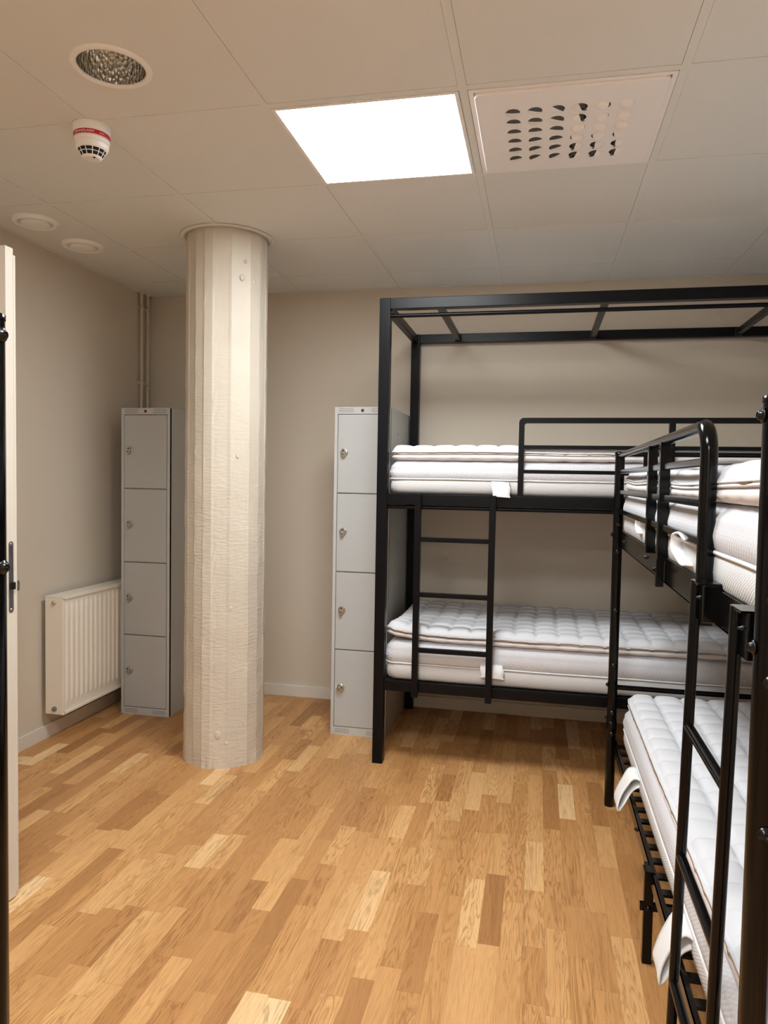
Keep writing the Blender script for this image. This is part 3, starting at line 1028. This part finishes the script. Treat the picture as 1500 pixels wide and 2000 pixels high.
        for y in (1.492, 1.197):
            mb = MB().tube([(xl - .016, y, .272), (xl, y, 1.174)], .0100, 18)
            mb.build('ladder_rail', m, L)
            mb = MB().box(xl + .002, xo + .02, y - .050, y - .006, 1.100, 1.1725, bev=.003)
            mb.box(xl - .008, xo + .02, y - .050, y + .013, 1.1705, 1.1745, bev=.001)
            hk = mb.build('hook', m, L)
            mb = MB(); bolt(mb, (xl + .002, y - .028, 1.145), 'x', -1, .0028); mb.build('screw', 'bolt', L)
        for z in (.886, .626, .368):
            xr = xl - .016 * (1.174 - z) / .902
            MB().cyl((xr, 1.492, z), (xr, 1.197, z), .0098, 18).build('rung', m, L)
    return t
XO = .323
YN = 1.106
bunk_round(XO, 3.131, YN, 'glossy black round-tube bunk bed with guard hoop along the right side', 1)
bunk_round(-0.812, 0.95, -1.05, 'black round-tube bunk post at the left edge in front of the door', -1, 1.60, False)

# ------------------------------------------------------------ mattresses and toppers
def slab_profile(levels, x0, x1, y0, y1, step, topf, rc=.06, wob=0.0, seed=0.0):
    """closed soft slab. levels: list of (z, inset) from top rim down to the bottom; topf(x, y, d) = height of the top surface"""
    nx = max(4, int(round((x1 - x0) / step))); ny = max(4, int(round((y1 - y0) / step)))
    mb = MB()
    ins0 = levels[0][1]
    def rnd(x, y, ins):
        # map the rectangle to one with rounded corners, inset by ins
        cx, cy = (x0 + x1) / 2, (y0 + y1) / 2
        hx, hy = (x1 - x0) / 2 - ins, (y1 - y0) / 2 - ins
        u = (x - cx) / ((x1 - x0) / 2) * hx; v = (y - cy) / ((y1 - y0) / 2) * hy
        du, dv = abs(u) - (hx - rc), abs(v) - (hy - rc)
        if du > 0 and dv > 0:
            m_ = max(du, dv); l = math.hypot(du, dv)
            if l > 1e-9:
                du, dv = du * m_ / l, dv * m_ / l
                u = math.copysign(hx - rc + du, u); v = math.copysign(hy - rc + dv, v)
        return cx + u, cy + v
    vs = []
    for j in range(ny + 1):
        for i in range(nx + 1):
            x = x0 + (x1 - x0) * i / nx; y = y0 + (y1 - y0) * j / ny
            px, py = rnd(x, y, ins0)
            d = min(x - x0, x1 - x, y - y0, y1 - y)
            vs.append((px, py, topf(px, py, d)))
    fs = []
    for j in range(ny):
        for i in range(nx):
            p = j * (nx + 1) + i
            fs.append((p, p + 1, p + nx + 2, p + nx + 1))
    loop = [i for i in range(nx + 1)] + [(nx) + (nx + 1) * j for j in range(1, ny + 1)] + [ny * (nx + 1) + i for i in range(nx - 1, -1, -1)] + [(nx + 1) * j for j in range(ny - 1, 0, -1)]
    n = len(loop)
    prev = loop
    for (z, ins) in levels:
        cur = []
        for idx in loop:
            i, j = idx % (nx + 1), idx // (nx + 1)
            x = x0 + (x1 - x0) * i / nx; y = y0 + (y1 - y0) * j / ny
            px, py = rnd(x, y, ins)
            dz = wob * noise.noise(Vector((px * 4 + seed, py * 4, seed)))
            cur.append(len(vs))
            vs.append((px, py, z + dz))
        for k in range(n):
            q = (k + 1) % n
            fs.append((prev[k], prev[q], cur[q], cur[k]))
        prev = cur
    fs.append(prev[::-1])
    mb.add(vs, fs, 0, True)
    return mb

def loop_tube(x0, x1, y0, y1, z, ins, r, rc=.06, wob=0, seed=0, n=10):
    pts = []
    hx0, hx1, hy0, hy1 = x0 + ins, x1 - ins, y0 + ins, y1 - ins
    pl = rrect(hx0, hx1, hy0, hy1, rc, 6)
    # subdivide the long sides
    out = []
    m = len(pl)
    for i in range(m):
        a, b = Vector(pl[i]), Vector(pl[(i + 1) % m])
        k = max(1, int((b - a).length / .02))
        for q in range(k): out.append(a.lerp(b, q / k))
    out.append(out[0])
    return MB().tube([(p.x, p.y, z + wob * noise.noise(Vector((p.x * 4 + seed, p.y * 4, seed)))) for p in out], r, 6, caps=False)

def mattress(x0, x1, y0, y1, z0, z1, lab, group, straps, seed=0.0):
    t = thing('mattress', ((x0 + x1) / 2, (y0 + y1) / 2, z0), lab, 'mattress', group)
    zs = z0 + (z1 - z0) * .44                        # zip line
    def top(x, y, d):
        r = .028
        e = r - math.sqrt(max(0, r * r - max(0, r - d) ** 2)) if d < r else 0
        return z1 - e
    hh = z1 - .03 - zs
    lv = [(z1 - .036, -.004), (z1 - .05, -.008), (zs + hh * .5, -.010), (zs + .012, -.006), (zs + .003, .000)]
    slab_profile(lv, x0, x1, y0, y1, .025, top, .05, .003, seed).build('quilted_cover', 'quilt', t)
    def top2(x, y, d): return zs - .0005
    lv = [(zs - .003, .001), (zs - .010, -.004), ((zs + z0) / 2, -.006), (z0 + .014, -.003), (z0 + .004, .006), (z0, .016)]
    slab_profile(lv, x0, x1, y0, y1, .05, top2, .05, .002, seed).build('base_band', 'band', t)
    zp = loop_tube(x0, x1, y0, y1, zs + .001, -.004, .0042, .05, .003, seed)
    zp.build('zip', 'piping', t)
    for s in straps: s(t)
    return t

def ribbon(pts, w, axis, name, parent):
    """strip of cloth: pts = centre line, w = width along axis"""
    pts = [Vector(p) for p in pts]
    # smooth
    for _ in range(2):
        q = [pts[0]]
        for a, b in zip(pts, pts[1:]): q += [a.lerp(b, .25), a.lerp(b, .75)]
        q.append(pts[-1]); pts = q
    A = Vector(axis).normalized()
    vs, fs = [], []
    th = .0022
    n = len(pts)
    K = 6
    for i, p in enumerate(pts):
        tg = (pts[min(i + 1, n - 1)] - pts[max(i - 1, 0)]).normalized()
        nr = tg.cross(A).normalized()
        for s in (-1, 1):
            for k in range(K + 1):
                f = k / K - .5
                wv = .0025 * noise.noise(Vector((i * .35, f * 4, p.y * 9)))
                ww = w * (1 + .05 * math.sin(i * .9))
                vs.append(p + A * ww * f + nr * (s * th + wv))
    W2 = 2 * (K + 1)
    for i in range(n - 1):
        for k in range(K):
            a = i * W2 + k
            fs.append((a, a + 1, a + W2 + 1, a + W2))
            b = i * W2 + K + 1 + k
            fs.append((b, b + W2, b + W2 + 1, b + 1))
        fs.append((i * W2, i * W2 + W2, i * W2 + W2 + K + 1, i * W2 + K + 1))
        fs.append((i * W2 + K, i * W2 + 2 * K + 1, i * W2 + W2 + 2 * K + 1, i * W2 + W2 + K))
    for i in (0, n - 1):
        fs.append([i * W2 + k for k in range(K + 1)] + [i * W2 + K + 1 + k for k in range(K, -1, -1)])
    return MB().add(vs, fs, 0, True).build(name, 'strap', parent, label='white cloth handle strap')

def topper(x0, x1, y0, y1, z0, z1, lab, group, amp=.007, wob=.004, seed=0.0, cell=.1, lift=None, wr=0.0):
    t = thing('mattress_topper', ((x0 + x1) / 2, (y0 + y1) / 2, z0), lab, 'mattress topper', group)
    zm = z0 + (z1 - z0) * .44
    hw = (z1 - zm)
    def lf(x, y): return lift(x, y) if lift else 0.0
    def top(x, y, d):
        r = hw * .85
        e = r - math.sqrt(max(0, r * r - max(0, r - d) ** 2)) if d < r else 0
        jx = .010 * noise.noise(Vector((x * 3 + seed, y * 3, 1.7))); jy = .010 * noise.noise(Vector((x * 3, y * 3 + seed, 5.1)))
        u = ((x - x0 + jx) / cell + .5) % 1 - .5; v = ((y - y0 + jy) / cell + .5) % 1 - .5
        sx = abs(math.sin(PI * u)); sy = abs(math.sin(PI * v))
        qd = (max(sx, .0) * max(sy, .0)) ** .32 - .55 * max(math.exp(-(u * cell / .008) ** 2), math.exp(-(v * cell / .008) ** 2))
        low = wob * noise.noise(Vector((x * 2.2 + seed, y * 2.2, seed)))
        fine = wr * (noise.noise(Vector((x * 7 + seed, y * 11, 2.0))) + .5 * noise.noise(Vector((x * 16, y * 13 + seed, 4.0))))
        return z1 - e * .9 - amp * (1 - qd) + low + fine + lf(x, y)
    step = .01
    lv = [(zm + hw * .30, -.004), (zm + hw * .14, -.003), (zm + .002, .004)]
    mb = slab_profile(lv, x0, x1, y0, y1, step, top, .05, 0, seed)
    if lift or wob:
        # bring the sides along with the lift of the top
        nxy = len(mb.v)
        k = 0
        nx = max(4, int(round((x1 - x0) / step))); ny = max(4, int(round((y1 - y0) / step)))
        for i in range((nx + 1) * (ny + 1), nxy):
            v = mb.v[i]; v.z += lf(v.x, v.y) + wob * noise.noise(Vector((v.x * 2.2 + seed, v.y * 2.2, seed)))
    mb.build('quilted_top', 'fabric', t)
    def tuft(mb):
        for v in mb.v:
            onx = min(abs(v.x - x0), abs(v.x - x1)) < .02
            ony = min(abs(v.y - y0), abs(v.y - y1)) < .02
            u = v.y if onx else v.x
            f = abs(math.sin(PI * (u - (y0 if onx else x0)) / cell)) ** .5
            q = max(0, min(1, (v.z - z0) / (zm - z0)))
            edge = v.z < z0 + .007 and (onx or ony)
            v.z += lf(v.x, v.y) + q * wob * noise.noise(Vector((v.x * 2.2 + seed, v.y * 2.2, seed)))
            if edge: v.z += .006 * (1 - f)
        return mb
    lv = [(zm - .003, .004), (zm - .010, -.002), ((zm + z0) / 2, -.005), (z0 + .006, .002), (z0 + .0015, .014)]
    mb = slab_profile(lv, x0, x1, y0, y1, .02, lambda x, y, d: zm - .001, .05, 0, seed)
    tuft(mb).build('underside', 'hem', t, label='slightly pinkish lower layer')
    mb = loop_tube(x0, x1, y0, y1, zm + .001, -.0005, .0036, .05)
    b2 = loop_tube(x0, x1, y0, y1, zm + .0085, -.0025, .0026, .05)
    b = len(mb.v)
    mb.v += b2.v; mb.f += [[i + b for i in f] for f in b2.f]; mb.mi += b2.mi; mb.sm += b2.sm
    for v in mb.v: v.z += lf(v.x, v.y) + wob * noise.noise(Vector((v.x * 2.2 + seed, v.y * 2.2, seed)))
    mb.build('piping', 'piping', t)
    return t

GM, GP = 'mattresses on the bunks', 'quilted toppers on the mattresses'
# far bunk, upper and lower
bx0, bx1, by0, by1 = -.690, 1.245, 3.348, 4.165
def tab(x0, x1, za, zb, y, bulge=.012):
    xc, w = (x0 + x1) / 2, x1 - x0
    def f(t): ribbon([(xc, y + .012, zb), (xc, y - bulge * .4, zb - .004), (xc + .004, y - bulge, (za + zb) / 2), (xc + .006, y - bulge * .9, za)], w, (1, 0, -.06), 'handle_strap', t)
    return f
mattress(bx0, bx1, by0, by1, 1.2915, 1.446, 'white quilted mattress on the upper far bunk, between topper and rail', GM, [tab(-.212, -.132, 1.285, 1.352, 3.325)], 1.0)
topper(bx0 + .003, bx1, by0 + .002, by1, 1.447, 1.524, 'white quilted topper on the upper far bunk behind the square guard rail', GP, .008, .006, 1.3)
mattress(bx0 - .004, bx1, by0, by1, .4055, .588, 'white quilted mattress on the lower far bunk, behind the ladder', GM, [tab(-.245, -.140, .452, .512, 3.336, .016)], 2.0)
def liftc(x, y):
    d = math.hypot(max(0, x - bx0), max(0, y - by0) * .8)
    return .028 * max(0, 1 - d / .32) ** 2
topper(bx0 - .004, bx1, by0 + .004, by1, .589, .662, 'white quilted topper on the lower far bunk, left corner raised', GP, .012, .007, 2.6, .1, liftc)
# right bunk, upper and lower
rx0, rx1, ry0, ry1 = .362, 1.200, YN + .035, 3.085
def loop_low(yc, x, z, w, out, drop, sk=0.0):
    def f(t): ribbon([(x + .012, yc, z), (x - .012, yc + .002, z + .012), (x - out * .5, yc + sk * .4, z - .004), (x - out, yc + sk, z - drop * .72), (x - out * .98, yc + sk * 1.1, z - drop),
                      (x - out * .78, yc + sk, z - drop * .86), (x - out * .35, yc + sk * .6, z - drop * .3), (x + .008, yc + .004, z - .014)], w, (0, 1, .1), 'handle_strap', t)
    return f
def loop_side(pts, x, w):
    def f(t): ribbon([(x, y, z) for y, z in pts], w, (1, 0, 0), 'handle_strap', t)
    return f
mattress(rx0 - .020, rx1, ry0, ry1, 1.1515, 1.322, 'white quilted mattress on the upper right bunk, behind the guard hoop', GM,
         [loop_side([(2.495, 1.196), (2.545, 1.200), (2.565, 1.222), (2.545, 1.246), (2.500, 1.242)], rx0 - .030, .026),
          loop_side([(1.690, 1.238), (1.770, 1.250), (1.830, 1.240), (1.850, 1.216), (1.815, 1.194), (1.745, 1.184), (1.700, 1.180)], rx0 - .033, .034)], 3.0)
topper(rx0 - .020, rx1, ry0, ry1 - .01, 1.323, 1.408, 'white rumpled topper on the upper right bunk', GP, .004, .016, 3.7, .1, None, .006)
mattress(rx0 + .006, rx1, ry0, ry1, .2865, .448, 'white mattress on the lower right bunk, its straps hanging over the slats', GM,
         [loop_low(2.60, rx0 - .003, .345, .085, .070, .105, -.02), loop_low(1.73, rx0 - .003, .340, .085, .064, .115, .0)], 4.0)
topper(rx0 + .014, rx1, ry0, ry1 - .02, .449, .516, 'white quilted topper on the lower right bunk, behind the round ladder', GP, .014, .004, 4.4)
